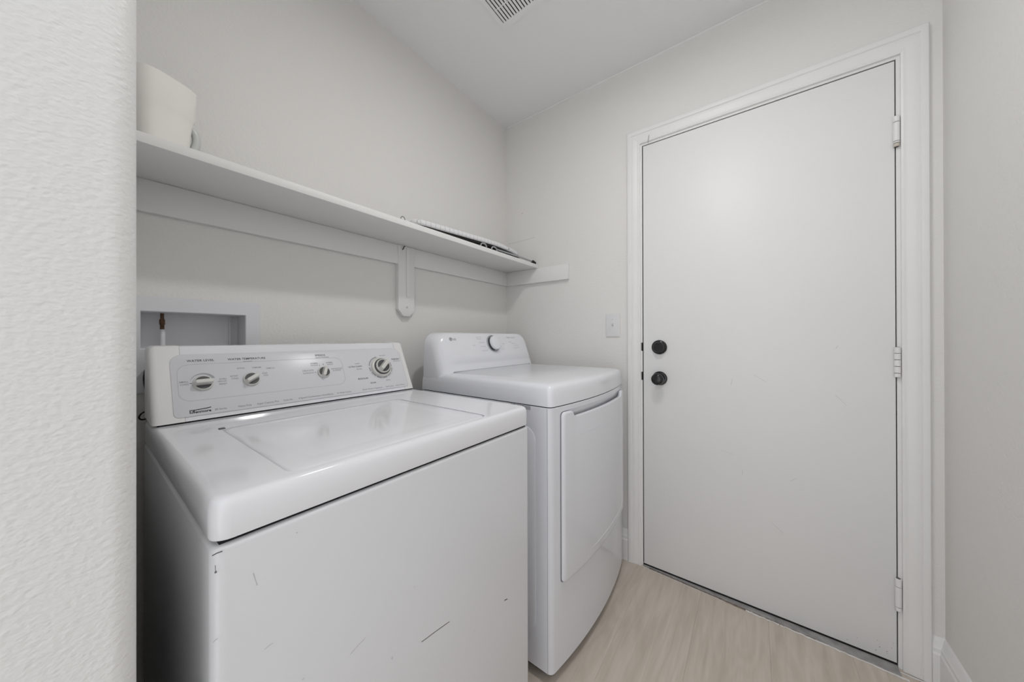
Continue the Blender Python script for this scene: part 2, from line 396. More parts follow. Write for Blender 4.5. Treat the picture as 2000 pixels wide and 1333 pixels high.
# threshold and ragged caulk
th = tag(empty('threshold', (X, DL, 0)), 'worn grey threshold strip with ragged white caulk under the door', 'threshold')
def thx(y):  # front line of the threshold drifts slightly from the wall
    t = (DL-y)/(DL-DR); return X-.004-.036*t
pl = [(thx(DL-.001), DL-.001)] + [(thx(y), y) for y in (.3, .1, -.1, -.3)] + [(thx(DR+.001), DR+.001), (X+.10, DR+.001), (X+.10, DL-.001)]
obj('sill_plate', prism(nb(), pl, lambda u, v, d: Vector((u, v, d)), .0005, .0050, .0015, 2), 'threshold', th)
obj('sill_gap_shade', box(nb(), X+.004, X+.030, DR+.002, DL-.002, .0052, .0150), 'dark', th, smooth=False)  # dark box painting the shade in the gap below the slab
rs = random.Random(11)
def ragged(y0, y1, base, amp, wmin, wmax, z0, z1, step=.006):
    bm = nb(); top = []; y = y0
    prof = []
    while y > y1:
        prof.append((y, base(y)-rs.uniform(wmin, wmax), base(y)+rs.uniform(0, amp))); y -= step*rs.uniform(.6, 1.4)
    rings = [[(a, y, z0), (a, y, z1*.55), ((a+b)/2, y, z1*rs.uniform(.75, 1)), (b, y, z1*.6), (b, y, z0)] for y, a, b in prof]
    return loft(bm, rings)
obj('exposed_underlay', ragged(DL-.03, -.18, lambda y: thx(y)+.001, .004, .001, .0045, .0004, .0062), 'brown', th)
obj('caulk_bead', ragged(.03, DR-.02, lambda y: thx(y)-.001, .002, .0015, .0045+.003, .0004, .005), 'caulk', th)
obj('caulk_bead', ragged(DL+.06, .10, lambda y: thx(max(min(y, DL), DR))-.0035, .001, .0008, .0022, .0004, .0025), 'caulk', th)
obj('caulk_bead', ragged(DR+.012, DR-CWd-.02, lambda y: X-.019, .002, .002, .005, .0004, .004), 'caulk', th)

# ------------------------------------------------------------------ light switch
sw = tag(empty('light_switch', (X, .578, 1.112)), 'white toggle light switch on the wall left of the door', 'light switch')
bm = prism(nb(), rrect(.5415, .6140, 1.112, 1.228, .004, 3), lambda u, v, d: Vector((X-d, u, v)), 0, .0062, .0025, 3, True)
obj('cover_plate', bm, 'plastic', sw)
tg = nb(); box(tg, X-.0075, X-.0055, .5725, .5825, 1.158, 1.182); obj('toggle_surround', tg, 'plastic', sw, smooth=False)
tg = nb()
vs = [(X-.0060, .5742, 1.1635), (X-.0060, .5808, 1.1635), (X-.0060, .5808, 1.1770), (X-.0060, .5742, 1.1770), (X-.0165, .5750, 1.1752), (X-.0165, .5800, 1.1752), (X-.0150, .5800, 1.1835), (X-.0150, .5750, 1.1835)]
v = [tg.verts.new(p) for p in vs]
for f in ((0, 1, 2, 3), (4, 5, 6, 7), (0, 1, 5, 4), (1, 2, 6, 5), (2, 3, 7, 6), (3, 0, 4, 7)): tg.faces.new([v[i] for i in f])
obj('toggle', tg, 'plastic', sw, smooth=False)
for z in (1.139, 1.201):
    obj('screw', lathe(nb(), [(0, 0), (.0032, 0), (.0032, .0005), (.0022, .0011), (0, .0012)], (X-.0062, .578, z), (-1, 0, 0), 14), 'plastic', sw)

# ------------------------------------------------------------------ shelf, cleats, bracket
SX0, SY, SZ0, SZ1 = STUB_X+.001, 1.0232, 1.5185, 1.5406
sh = tag(empty('wall_shelf', (.84, Y, SZ0)), 'long white painted shelf board on the wall above the appliances', 'shelf')
obj('shelf_board', box(nb(), SX0, X-.0005, SY, Y-.0005, SZ0, SZ1, .002, 2), 'shelf', sh)
obj('wall_cleat', box(nb(), SX0, X-.0185, Y-.0185, Y-.0003, 1.4345, SZ0-.0003, .0015, 2), 'shelf', sh)
obj('wall_cleat', box(nb(), X-.0185, X-.0003, .8248, Y-.0003, 1.4335, SZ0-.0003, .0015, 2), 'shelf', sh)
# vertical backing board with clipped corners
bx0, bx1, bz0, bz1 = .838, .922, 1.205, SZ0-.0006
oc = [(bx0, bz0+.030), (bx0+.026, bz0), (bx1-.026, bz0), (bx1, bz0+.030), (bx1, bz1), (bx0, bz1)]
br = obj('backing_board', prism(nb(), oc, lambda u, v, d: Vector((u, Y-d, v)), .0003, .0225, .0015, 2, True), 'shelf', sh)
obj('support_strip', prism(nb(), rrect(.878, .896, 1.290, 1.512, .004, 3), lambda u, v, d: Vector((u, Y-.0222-d, v)), 0, .004, .0012, 2, True), 'shelf', br)
obj('screw', lathe(nb(), [(0, 0), (.005, 0), (.005, .0008), (.0035, .0016), (0, .0018)], (.881, Y-.0223, 1.245), (0, -1, 0), 16), 'scuff_pale', br)
obj('wire_hook', tube(nb(), smooth_path([(.859, Y-.0225, 1.500), (.859, Y-.028, 1.503), (.859, Y-.032, 1.509), (.863, Y-.034, 1.514)], 5), .0022, 8), 'ink', br)

# ------------------------------------------------------------------ plastic tub on the shelf
tub = tag(empty('plastic_tub', (.108, 1.135, SZ1)), 'cream plastic tub with side handle at the left end of the shelf', 'tub')
def tub_ring(hw, z, pw=3.4, n=40):
    out = []; rot = math.radians(25)
    for k in range(n):
        a = 2*math.pi*k/n; c, s = math.cos(a), math.sin(a)
        x = hw*math.copysign(abs(c)**(2/pw), c); y = hw*math.copysign(abs(s)**(2/pw), s)
        out.append((.110+x*math.cos(rot)-y*math.sin(rot), 1.135+x*math.sin(rot)+y*math.cos(rot), SZ1+z))
    return out
prof = [(.042, .0005), (.046, .002), (.0475, .008), (.0525, .085), (.0555, .100), (.0575, .105), (.0600, .168), (.0605, .171), (.0585, .172), (.056, .168), (.051, .095), (.046, .010), (.040, .006)]
obj('tub_wall', loft(nb(), [tub_ring(a, z) for a, z in prof]), 'tub', tub, angle=40)
hd = [(.150, 1.128, SZ1+.086), (.166, 1.128, SZ1+.090), (.176, 1.128, SZ1+.078), (.177, 1.128, SZ1+.056), (.170, 1.128, SZ1+.034), (.156, 1.128, SZ1+.016), (.148, 1.128, SZ1+.012)]
obj('tub_handle', tube(nb(), smooth_path(hd, 6), .0085, 12), 'tub_handle', tub)

# ------------------------------------------------------------------ tabletop ironing board lying on the shelf
ib = tag(empty('ironing_board', (1.15, 1.15, SZ1)), 'small folded ironing board with white checked cover lying on the shelf', 'ironing board')
yc, hwid = 1.150, .108
def board_outline(inset, n=14):
    x0, x1 = .780+inset, 1.600-inset; hw = hwid-inset; o = []
    rb = .030
    for k in range(5):
        a = math.radians(180-90*k/4); o.append((x0+rb+rb*math.cos(a), yc+hw-rb+rb*math.sin(a)))
    xs = 1.22
    for k in range(2*n+1):
        a = math.pi/2 - math.pi*k/(2*n)
        o.append((xs+(x1-xs)*abs(math.cos(a))**.85, yc+hw*math.copysign(abs(math.sin(a))**1.15, math.sin(a))))
    for k in range(5):
        a = math.radians(270-90*k/4); o.append((x0+rb+rb*math.cos(a), yc-hw+rb+rb*math.sin(a)))
    return o
def ibz(x): return SZ1+.012+.048*(min(x, 1.25)-.775)
def ibr(ins, dz): return [(x, y, ibz(x)+dz) for x, y in board_outline(ins)]
obj('padded_cover', loft(nb(), [ibr(.012, -.001), ibr(.003, 0), ibr(0, .005), ibr(0, .014), ibr(.004, .020), ibr(.018, .0235)]), 'cloth', ib, angle=60)
obj('mesh_underside', loft(nb(), [ibr(.016, -.0115), ibr(.009, -.010), ibr(.009, 0)]), 'black_matte', ib)
for x in (1.175, 1.255):
    obj('folding_leg', tube(nb(), [(x-.020, 1.056, SZ1+.006), (x-.020, 1.052, SZ1+.012)] + [(x-.020*math.cos(math.radians(a)), 1.049, SZ1+.013+.013*math.sin(math.radians(a))) for a in range(0, 181, 20)] + [(x+.020, 1.052, SZ1+.012), (x+.020, 1.056, SZ1+.006)], .0042, 8), 'chrome', ib)
obj('leg_bar', tube(nb(), [(1.285, 1.056, SZ1+.021), (1.46, 1.050, SZ1+.020), (1.612, 1.046, SZ1+.017)], .0045, 8), 'chrome', ib)
obj('foot_cap', tube(nb(), [(1.602, 1.046, SZ1+.016), (1.607, 1.046, SZ1+.015), (1.622, 1.046, SZ1+.012), (1.627, 1.046, SZ1+.0105)], .0100, 12), 'black_matte', ib)
hk = [(.80, 1.050, SZ1+.004), (.745, 1.045, SZ1+.004), (.7275, 1.040, SZ1+.005), (.7260, 1.040, SZ1+.012), (.7215, 1.040, SZ1+.0165), (.7150, 1.040, SZ1+.0165), (.7105, 1.040, SZ1+.012), (.7095, 1.040, SZ1+.006)]
obj('hanging_hook', tube(nb(), smooth_path(hk, 5), .0016, 8), 'steel', ib)

# ------------------------------------------------------------------ ceiling vent
ve = tag(empty('ceiling_vent', (.95, .70, H)), 'white slatted air vent in the ceiling', 'vent')
vx0, vx1, vy0, vy1 = .770, 1.0865, .535, .8487
bm = nb()
mg = .018
for a in ((vx0-mg, vx1+mg, vy1, vy1+mg), (vx0-mg, vx1+mg, vy0-mg, vy0), (vx0-mg, vx0, vy0, vy1), (vx1, vx1+mg, vy0, vy1)):
    box(bm, a[0], a[1], a[2], a[3], H-.005, H-.0003)
obj('vent_frame', bm, 'ceiling', ve, smooth=False)
obj('duct_shade', box(nb(), vx0, vx1, vy0, vy1, H-.0008, H-.0003), 'dark', ve, smooth=False)  # flat dark sheet standing in for the shade inside the duct
pitch_v = (.8334-.6972)/10
k = 0
y = .8334+pitch_v/2
while y > vy0+.008:
    bm = nb()
    box(bm, vx0, vx1-.0078, y-.0043, y+.0043, H-.005, H-.0012, .0007, 1)
    obj('slat', bm, 'ceiling', ve, origin=((vx0+vx1)/2, y, H-.003), smooth=False); y -= pitch_v
for xb in (1.018, .90, .82):
    obj('cross_bar', box(nb(), xb-.0015, xb+.0015, vy0, vy1-.003, H-.0045, H-.001), 'ceiling', ve, smooth=False)
obj('end_rail', box(nb(), vx1-.0079, vx1, vy0, vy1, H-.005, H-.001), 'ceiling', ve, smooth=False)

# ------------------------------------------------------------------ washer outlet box in the wall
ob = tag(empty('outlet_box', (.2, Y, 1.0)), 'white recessed washing machine outlet box in the wall behind washer', 'outlet box')
fo = rrect(.0568, .3466, .9648, 1.2178, .003, 2); fi = rrect(HX0, HX1, HZ0, HZ1, .002, 2)
bm = nb()
def fr(o, d): return [(u, Y-d, v) for u, v in o]
loft(bm, [fr(fo, .0003), fr(fo, .0055), fr([(u+(.002 if u < .2 else -.002), v+(.002 if v < 1.1 else -.002)) for u, v in fo], .0075), fr([(u+(-.002 if u < .2 else .002), v+(-.002 if v < 1.12 else .002)) for u, v in fi], .0075), fr(fi, .005), fr(fi, -.078)], False, False)
obj('box_flange', bm, 'box', ob, angle=25)
obj('box_back', box(nb(), HX0-.002, HX1+.002, Y+.0775, Y+.082, HZ0-.002, HZ1+.002), 'box', ob, smooth=False)
obj('box_rib', box(nb(), HX1-.022, HX1-.019, Y+.070, Y+.078, HZ0, HZ1), 'box', ob, smooth=False)
obj('valve_stem', lathe(nb(), [(0, 0), (.0044, 0), (.0044, .012), (.0056, .014), (.0056, .026), (.0038, .029), (.0038, .044), (0, .044)], (.1380, Y+.045, 1.137-.004), (0, 0, 1), 16), 'copper', ob)
obj('valve_pipe', lathe(nb(), [(0, 0), (.0055, 0), (.0055, .044), (.0045, .049), (0, .049)], (.1390, Y+.045, HZ0+.0005), (0, 0, 1), 16), 'box', ob)

# ------------------------------------------------------------------ washer
wx0, wx1, wy0, wy1 = .0946, .7806, .5215, 1.2000
wa = tag(empty('washing_machine', ((wx0+wx1)/2, (wy0+wy1)/2, 0)), 'white top-loading washing machine with four-knob console beside the near wall', 'washing machine')
vert = lambda p, q: abs(p.z-q.z) > .1
bm = box(nb(), wx0, wx1, wy0, wy1, .03, .8515, .014, 4, vert)
es = [e for e in bm.edges if e.verts[0].co.z > .85 and e.verts[1].co.z > .85]
bmesh.ops.bevel(bm, geom=es, offset=.006, segments=3, profile=.5, affect='EDGES')
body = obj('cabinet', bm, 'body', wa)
obj('plinth', box(nb(), wx0+.03, wx1-.03, wy0+.04, wy1-.03, .001, .031), 'black_matte', wa, smooth=False)
obj('seam_shade', box(nb(), wx0+.009, wx1-.009, wy0+.009, wy1-.009, .846, .862), 'dark', wa, smooth=False)  # dark filler painting the shade in the seam under the top panel
WZ = .9100
rings = []
for ins, z in ((.006, .8575), (.001, .8580), (0, .8610), (0, .8900), (.0006, .8985), (.0026, .9050), (.0058, .9083), (.0095, .9097), (.0135, WZ)):
    rings.append([(u, v, z) for u, v in rrect(wx0+ins, wx1-ins, wy0+ins, wy1-ins, max(.020-ins*.4, .006), 6)])
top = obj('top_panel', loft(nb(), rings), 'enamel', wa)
lx0, lx1, ly0, ly1 = .184, .622, .541, .929
boolean_cut(top, prism(nb(), rrect(lx0, lx1, ly0, ly1, .022, 6), lambda u, v, d: Vector((u, v, d)), WZ-.010, WZ+.02))
gp = .0018
rings = []
for ins, z in ((.004, WZ-.0095), (.0005, WZ-.0085), (0, WZ-.0045), (.001, WZ-.0022), (.004, WZ-.0005), (.010, WZ+.0002), (.030, WZ+.0008), (.042, WZ+.0000), (.055, WZ-.0004)):
    rings.append([(u, v, z) for u, v in rrect(lx0+gp+ins, lx1-gp-ins, ly0+gp+ins, ly1-gp-ins*.5, max(.021-ins*.3, .008), 6)])
obj('lid', loft(nb(), rings), 'enamel', wa, angle=50)
obj('lid_hinge', box(nb(), lx0-.003, lx0+.008, ly1-.004, ly1+.006, WZ-.003, WZ+.0018, .0008, 1), 'knob_grey', wa)
# console: sloping front, end caps, fascia
ey = Vector((0, .085, .179)).normalized()
cf = face_frame((0, 1.055, .914), (1, 0, 0), ey)     # (x, distance up the slope, out of the face)
def console_ring(x, ins):
    L = .1985
    pts2 = []
    # profile points (y, z) clockwise from the bottom front
    p = [cf(0, .000+ins*.4, -ins), cf(0, .004+ins, -ins), cf(0, L-.012-ins, -ins), cf(0, L-.004-ins, -ins-.0022), cf(0, L-ins*.9, -ins-.010)]
    tz = p[-1].z
    q = [(v.y, v.z) for v in p] + [(1.198-ins, tz+.001), (1.198-ins, .9125+ins*.4)]
    return [(x, a, b) for a, b in q]
def console_piece(name, x0, x1, m, proud, round0, round1):
    rings = []
    rr = .012
    for k in range(5 if round0 else 1):
        a = math.pi/2*k/4 if round0 else math.pi/2
        rings.append(console_ring(x0+(rr*(1-math.sin(a)) if round0 else 0), (rr*(1-math.cos(math.pi/2-a)) if round0 else 0)-proud))
    rings = rings if not round0 else [console_ring(x0+rr*(1-math.cos(math.pi/2*k/4)), rr*(1-math.sin(math.pi/2*k/4))-proud) for k in range(5)]
    end = [console_ring(x1, -proud)] if not round1 else [console_ring(x1-rr*(1-math.cos(math.pi/2*k/4)), rr*(1-math.sin(math.pi/2*k/4))-proud) for k in range(4, -1, -1)]
    return obj(name, loft(nb(), rings+end), m, wa, angle=40)
console_piece('console_end_cap', .0955, .1475, 'cap', .0, True, False)
console_piece('console_shell', .1480, .7375, 'enamel', -.0006, False, False)
console_piece('console_end_cap', .7380, .7785, 'cap', .0, False, True)
obj('console_gap_shade', box(nb(), .104, .772, 1.061, 1.19, WZ-.0005, .9135), 'dark', wa, smooth=False)  # dark filler painting the shade in the gap below the console
fa = obj('fascia', prism(nb(), rrect(.1300, .7550, .0110, .1690, .012, 6, (.010, .008, .030, .022)), cf, -.0005, .0012, .0007, 2, True), 'fascia', wa)
fd = .0014
bm = strip(nb(), rrect(.1300, .7550, .0110, .1690, .012, 6, (.010, .008, .030, .022)), cf, .0008, fd-.0001, True); obj('fascia_edge', bm, 'edge_grey', fa, smooth=False)
bm = strip(nb(), rrect(.1400, .5270, .0480, .1420, .022, 8), cf, .0009, fd, True); obj('printed_outline', bm, 'outline_grey', fa, smooth=False)
# lettering
bm = nb()
for s, a, b, v, c in (('WATER LEVEL', .1585, .2095, .1490, .0058), ('WATER TEMPERATURE', .2360, .3190, .1488, .0058), ('SPEEDS', .4490, .4800, .1500, .0058),
                      ('PERMANENT', .7130, .7475, .1215, .0052), ('ULTRA CLEAN', .5460, .5920, .1025, .0052), ('REGULAR', .5685, .6050, .0565, .0056), ('SOAK', .6085, .6300, .0375, .0054)):
    text_bm(bm, s, cf, a, b, v, c, fd, .012)
obj('printed_heading', bm, 'ink', fa, smooth=False)['kind'] = 'stuff'
bm = nb()
for s, a, b, v, c in (('WASH/RINSE', .268, .288, .1415, .0035), ('(AGITATE/SPIN)', .4495, .4900, .1430, .0040), ('SMALL', .1425, .1585, .0955, .0042), ('LOADS', .1440, .1585, .0890, .0042),
                      ('EXTRA', .2150, .2290, .0960, .0040), ('LARGE LOAD', .2115, .2290, .0900, .0040), ('RESET', .2140, .2290, .0825, .0040),
                      ('HOT/COLD', .2530, .2690, .1225, .0040), ('WARM/WARM', .2860, .3050, .1220, .0040), ('WARM/COLD', .3170, .3370, .1175, .0040), ('COLD', .3060, .3180, .1035, .0042), ('COLD', .3080, .3190, .0970, .0042), ('HOT/HOT', .2370, .2530, .1015, .0042), ('COLD', .2390, .2530, .0945, .0042),
                      ('NORMAL', .4320, .4540, .1240, .0045), ('FAST/SLOW', .4320, .4530, .1175, .0040), ('DELICATE', .4070, .4370, .1010, .0045), ('SLOW/SLOW', .4070, .4370, .0930, .0042), ('NORMAL', .4780, .4980, .1240, .0045), ('FAST/FAST', .4800, .4980, .1175, .0040), ('KNIT/DELICATE', .4900, .5240, .1010, .0042), ('SLOW/FAST', .4930, .5200, .0950, .0042),
                      ('OFF', .5700, .5870, .1130, .0042), ('PRE-WASH', .5720, .5900, .0930, .0042), ('PRESS', .7190, .7470, .1140, .0042), ('FINAL RINSE', .668, .690, .1400, .0034), ('SPIN', .6690, .6860, .0420, .0042)):
    text_bm(bm, s, cf, a, b, v, c, fd, .006)
obj('printed_lettering', bm, 'ink_mid', fa, smooth=False)['kind'] = 'stuff'
bm = nb()
for s, a, b, c in (('80 Series', .2005, .2225, .0048), ('Heavy Duty', .2455, .2730, .0048), ('Super Capacity Plus', .2850, .3340, .0048), ('Quiet Pak', .3455, .3680, .0046), ('4 Speed Combination Wash/Rinse', .3825, .4800, .0046), ('10 Wash Cycles', .4915, .5360, .0046), ('Dual Action Agitator', .5760, .6480, .0046), ('Self Clean', .6620, .6930, .0046), ('Lint Filter', .7020, .7400, .0046)):
    text_bm(bm, s, cf, a, b, .0175, c, fd, .004)
obj('printed_lettering', bm, 'ink_mid', fa, smooth=False)['kind'] = 'stuff'
bm = nb()
strip(bm, [(.1556, .0215), (.1645, .0215)], cf, .0085, fd)
strip(bm, [(.1640, .0245), (.1870, .0262), (.1940, .0275)], cf, .0022, fd)
text_bm(bm, 'enmore', cf, .1650, .1935, .0170, .0066, fd, .035)
obj('maker_logo', bm, 'ink', fa, smooth=False)
bm = nb(); text_bm(bm, 'K', cf, .1575, .1630, .0185, .0060, fd+.0002, .01); obj('logo_initial', bm, 'plastic', fa, smooth=False)
# cycle dial ring print
bm = nb()
for a0, a1 in ((100, 170), (178, 200), (205, 232), (238, 262), (268, 292), (298, 322), (328, 352), (-2, 22)):
    P_ = [(.6615+.0430*math.cos(math.radians(a)), .0965+.0400*math.sin(math.radians(a))) for a in [a0+(a1-a0)*k/6 for k in range(7)]]
    strip(bm, P_, cf, .0046, fd)
for a in range(200, 360, 8):
    c, s = math.cos(math.radians(a)), math.sin(math.radians(a))
    strip(bm, [(.6615+.0472*c, .0965+.0440*s), (.6615+.050*c, .0965+.0466*s)], cf, .0012, fd)
obj('dial_print', bm, 'ink_pale', fa, smooth=False)
bm = nb()
P_ = [(.1850+.0245*math.cos(math.radians(a)), .0930+.0245*math.sin(math.radians(a))) for a in range(165, 15, -10)]
n_ = len(P_)
L_ = [bm.verts.new(cf(*p, fd)) for p in P_]; R_ = [bm.verts.new(cf(.1850+(p[0]-.1850)*(1-.012-.26*k/n_), .0930+(p[1]-.0930)*(1-.012-.26*k/n_), fd)) for k, p in enumerate(P_)]
for i in range(n_-1): bm.faces.new((L_[i], L_[i+1], R_[i+1], R_[i]))
obj('level_arc_print', bm, 'ink_pale', fa, smooth=False)
bm = nb(); strip(bm, [(.1600, .0925), (.1640, .0925)], cf, .0012, fd)
strip(bm, [(.4670+.001, .1230), (.4685, .1180)], cf, .0014, fd); strip(bm, [(.4395, .0960), (.4425, .0960)], cf, .0014, fd); strip(bm, [(.4565, .1190), (.4580, .1165)], cf, .0014, fd)
obj('printed_tick', bm, 'ink', fa, smooth=False)['kind'] = 'stuff'

def knob(cx, cs, ang, R, hgt, dial=None, label=None):
    base = cf(cx, cs, fd); nrm = cf(0, 0, 1)-cf(0, 0, 0)
    if dial:
        root = obj('knob', lathe(nb(), [(0, 0), (dial, 0), (dial, .006), (dial-.002, .009), (dial-.006, .0105), (0, .0105)], base, nrm, 48), 'knob_white', wa)
        base = base + nrm*.0105
        obj('knob_collar', lathe(nb(), [(0, 0), (R+.0035, 0), (R+.0035, .004), (0, .004)], base, nrm, 40), 'knob_grey', root); base = base + nrm*.003
        cap_ = obj('knob_cap', lathe(nb(), [(0, 0), (R, 0), (R, .005), (R-.001, .0065), (0, .0065)], base, nrm, 40), 'knob_white', root)
    else:
        root = cap_ = obj('knob', lathe(nb(), [(0, 0), (R, 0), (R, .004), (R-.0015, .0065), (R-.003, .0072), (0, .0072)], base, nrm, 40), 'knob_white', wa)
    h0 = .0072
    ca, sa = math.cos(math.radians(ang)), math.sin(math.radians(ang))
    ex = Vector((1, 0, 0)); kx = ex*ca + ey*sa; ky = -ex*sa + ey*ca
    kf = lambda u, v, d=0: base + kx*u + ky*v + nrm*d
    # raised grip ridge
    rw = R*.31; pts = rrect(-R*.90, R*.92, -rw, rw, rw*.8, 4)
    bm = nb()
    loft(bm, [[kf(u, v, h0-.001) for u, v in pts], [kf(u*.99, v*.92, h0+hgt*.6) for u, v in pts], [kf(u*.95, v*.78, h0+hgt*.92) for u, v in pts], [kf(u*.90, v*.55, h0+hgt) for u, v in pts]])
    obj('grip_ridge', bm, 'knob_white', root)
    # grey scoops either side
    for sgn in (1, -1):
        o2 = []; R2 = R*.84; lim = math.asin(rw*1.15/R2)
        for k in range(13):
            a = lim + (math.pi-2*lim)*k/12; o2.append((R2*math.cos(a), sgn*R2*math.sin(a)))
        obj('grip_scoop', prism(nb(), o2 if sgn > 0 else o2[::-1], kf, h0-.001, h0+.0008), 'knob_grey', root, angle=30)
    return root
knob(.1838, .0900, 2, .0190, .014)
knob(.2802, .0900, 32, .0185, .014)
knob(.4650, .0935, 68, .0180, .011)
knob(.6615, .0940, 42, .0262, .016, dial=.0375)
# hoses and cord behind
obj('drain_hose', tube(nb(), smooth_path([(.165, 1.232, 1.060), (.140, 1.232, 1.056), (.121, 1.232, 1.042), (.1115, 1.232, 1.010), (.1170, 1.232, .965), (.128, 1.232, .90), (.140, 1.228, .70), (.15, 1.225, .40)], 6), .0155, 14), 'black_matte', wa)
obj('power_cord', tube(nb(), smooth_path([(.118, 1.240, .918), (.104, 1.240, .922), (.094, 1.240, .917), (.0905, 1.240, .908), (.096, 1.240, .902), (.112, 1.240, .903), (.13, 1.240, .890), (.14, 1.240, .7)], 6), .0018, 8), 'black_matte', wa)
# scratches on the cabinet front (thin wear marks)
sf = face_frame((0, wy0, 0), (1, 0, 0), (0, 0, 1))

bm = nb(); bp_ = nb()
for q, wd, dk in (((.4004, .5134, .473, .5023), .0016, 1), ((.6614, .4241, .6744, .4199), .0028, 1), ((.0955, .8463, .1050, .8468), .0014, 1), ((.0985, .8260, .0990, .8235), .002, 1), ((.0985, .8334, .0987, .8260), .0006, 1),
                  ((.0965, .7417, .1005, .7435), .0012, 0), ((.1471, .694, .157, .6954), .0008, 0), ((.2612, .5985, .2869, .6061), .0009, 0), ((.192, .6160, .1947, .6162), .0022, 0), ((.3353, .5317, .3378, .5330), .005, 0),
                  ((.5589, .4405, .5483, .4222), .0010, 0), ((.1844, .8304, .1865, .8302), .0016, 0), ((.1352, .8025, .1395, .784), .0008, 0), ((.3825, .6306, .3863, .6310), .0014, 0)):
    x0_, z0_, x1_, z1_ = q
    strip(bm if dk else bp_, [(x0_, z0_), ((x0_+x1_)/2, (z0_+z1_)/2+.0006), (x1_, z1_)], sf, wd, .00025)
obj('scratch_marks', bm, 'scuff', body, smooth=False)['kind'] = 'stuff'
obj('faint_marks', bp_, 'scuff_pale', body, smooth=False)['kind'] = 'stuff'

# ------------------------------------------------------------------ dryer
dx0, dx1, dyb = .8905, 1.5780, 1.1516
dr = tag(empty('clothes_dryer', ((dx0+dx1)/2, .83, 0)), 'white clothes dryer with bowed front and round dial, beside the door', 'dryer')
def dfront(x): t = (x-(dx0+dx1)/2)/((dx1-dx0)/2); return .5135-.034*(1-t*t)
def dplan(ins=0, insb=None, r=.019, n=20, z=0):
    insb = ins if insb is None else insb
    a, b = dx0+ins, dx1-ins; o = [(b, dyb-insb), (a, dyb-insb)]
    def corner(x, sgn):
        c = Vector((x, dfront(x+0)+ins)); p0 = c+Vector((0, r)); xs = x+sgn*r; p2 = Vector((xs, dfront(xs)+ins)); res = []
        for k in range(7):
            t = k/6; q = p0*(1-t)**2+c*2*t*(1-t)+p2*t*t; res.append((q.x, q.y))
        return res
    o += corner(a, 1)
    for k in range(1, n): x = a+r+(b-a-2*r)*k/n; o.append((x, dfront(x)+ins))
    o += corner(b, -1)[::-1]
    return [(u, v, z) for u, v in o]
DZ0, DZ1 = .034, .8825
cab = obj('cabinet', loft(nb(), [dplan(.004, z=DZ0), dplan(0, z=DZ0+.004), dplan(0, z=DZ1-.002), dplan(.002, z=DZ1)]), 'dryer', dr)
HXa, HXb, HZa, HZb = .985, 1.483, .790, .8660
def dface(u, v, d): return Vector((u, dfront(u)-d, v))
xs_ = [HXa+(HXb-HXa)*k/16 for k in range(17)]
boolean_cut(cab, loft(nb(), [[dface(x, HZa, .05), dface(x, HZb, .05), dface(x, HZb, -.003), dface(x, HZa, -.019)] for x in xs_]))
obj('plinth', loft(nb(), [dplan(.022, z=.010), dplan(.022, z=DZ0+.002)]), 'dark', dr, smooth=False)  # dark and set forward to paint the shadow beneath the dryer
for u in (dx0+.05, dx1-.05):
    for v in (.58, dyb-.06):
        obj('foot', lathe(nb(), [(0, 0), (.020, 0), (.020, .008), (.008, .010), (.008, .036), (0, .036)], (u, v, .0005), (0, 0, 1), 16), 'black_matte', dr)
obj('side_seam', box(nb(), dx0-.0004, dx0+.001, .5262, .5272, DZ0+.004, DZ1-.001), 'ink_pale', dr, smooth=False)
bm = prism(nb(), rrect(.5715, 1.10, .140, .815, .045, 8), lambda u, v, d: Vector((dx0-d, u, v)), -.0005, .0022, .002, 2, True)
obj('side_emboss', bm, 'dryer', dr)
# sticker on the side under the top
stf = face_frame((dx0-.0002, 0, 0), (0, -1, 0), (0, 0, 1))
st = obj('side_sticker', prism(nb(), [(-.672, .8690), (-.590, .8690), (-.590, .8815), (-.672, .8815)], stf, 0, .0003), 'ink_pale', dr, smooth=False)
bm = nb()
for u, wd in ((-.668, .004), (-.660, .006), (-.641, .004), (-.632, .004), (-.624, .007)):
    strip(bm, [(u, .8765), (u+wd, .8765)], stf, .0085, .0005)
obj('sticker_print', bm, 'ink', st, smooth=False)
# bowed door
dxa, dxb, dza, dzb = .9380, 1.5300, .3100, .8640
def door_ring(ins, d):
    o = []
    nx0, nx1, nz = 1.000-ins*.2, 1.470+ins*.2, .8430          # finger notch along the top edge
    xa, xb, za, zb_ = dxa+ins, dxb-ins, dza+ins, dzb-ins*.6
    def arc(cx, cz, r, a0, a1, n=6): return [(cx+r*math.cos(math.radians(a0+(a1-a0)*k/n)), cz+r*math.sin(math.radians(a0+(a1-a0)*k/n))) for k in range(n+1)]
    def line(p, q, n): return [(p[0]+(q[0]-p[0])*k/n, p[1]+(q[1]-p[1])*k/n) for k in range(1, n)]
    r = .014
    o += arc(xa+r, za+r, r, 180, 270); o += line((xa+r, za), (xb-r, za), 24); o += arc(xb-r, za+r, r, 270, 360)
    o += line((xb, za+r), (xb, zb_-.02), 6); o += arc(xb-.014, zb_-.014, .014, 0, 90); 
    o += line((xb-.014, zb_), (nx1+.018, zb_), 3); o += [(nx1+.018, zb_), (nx1+.010, zb_-.003), (nx1+.003, nz+.004), (nx1-.008, nz-ins*.3)]
    o += line((nx1-.008, nz-ins*.3), (nx0+.008, nz-ins*.3), 20); o += [(nx0+.008, nz-ins*.3), (nx0-.003, nz+.004), (nx0-.010, zb_-.003), (nx0-.018, zb_)]
    o += line((nx0-.018, zb_), (xa+.014, zb_), 3); o += arc(xa+.014, zb_-.014, .014, 90, 180); o += line((xa, zb_-.014), (xa, za+r), 6)
    return [(u, v, d) for u, v in o]
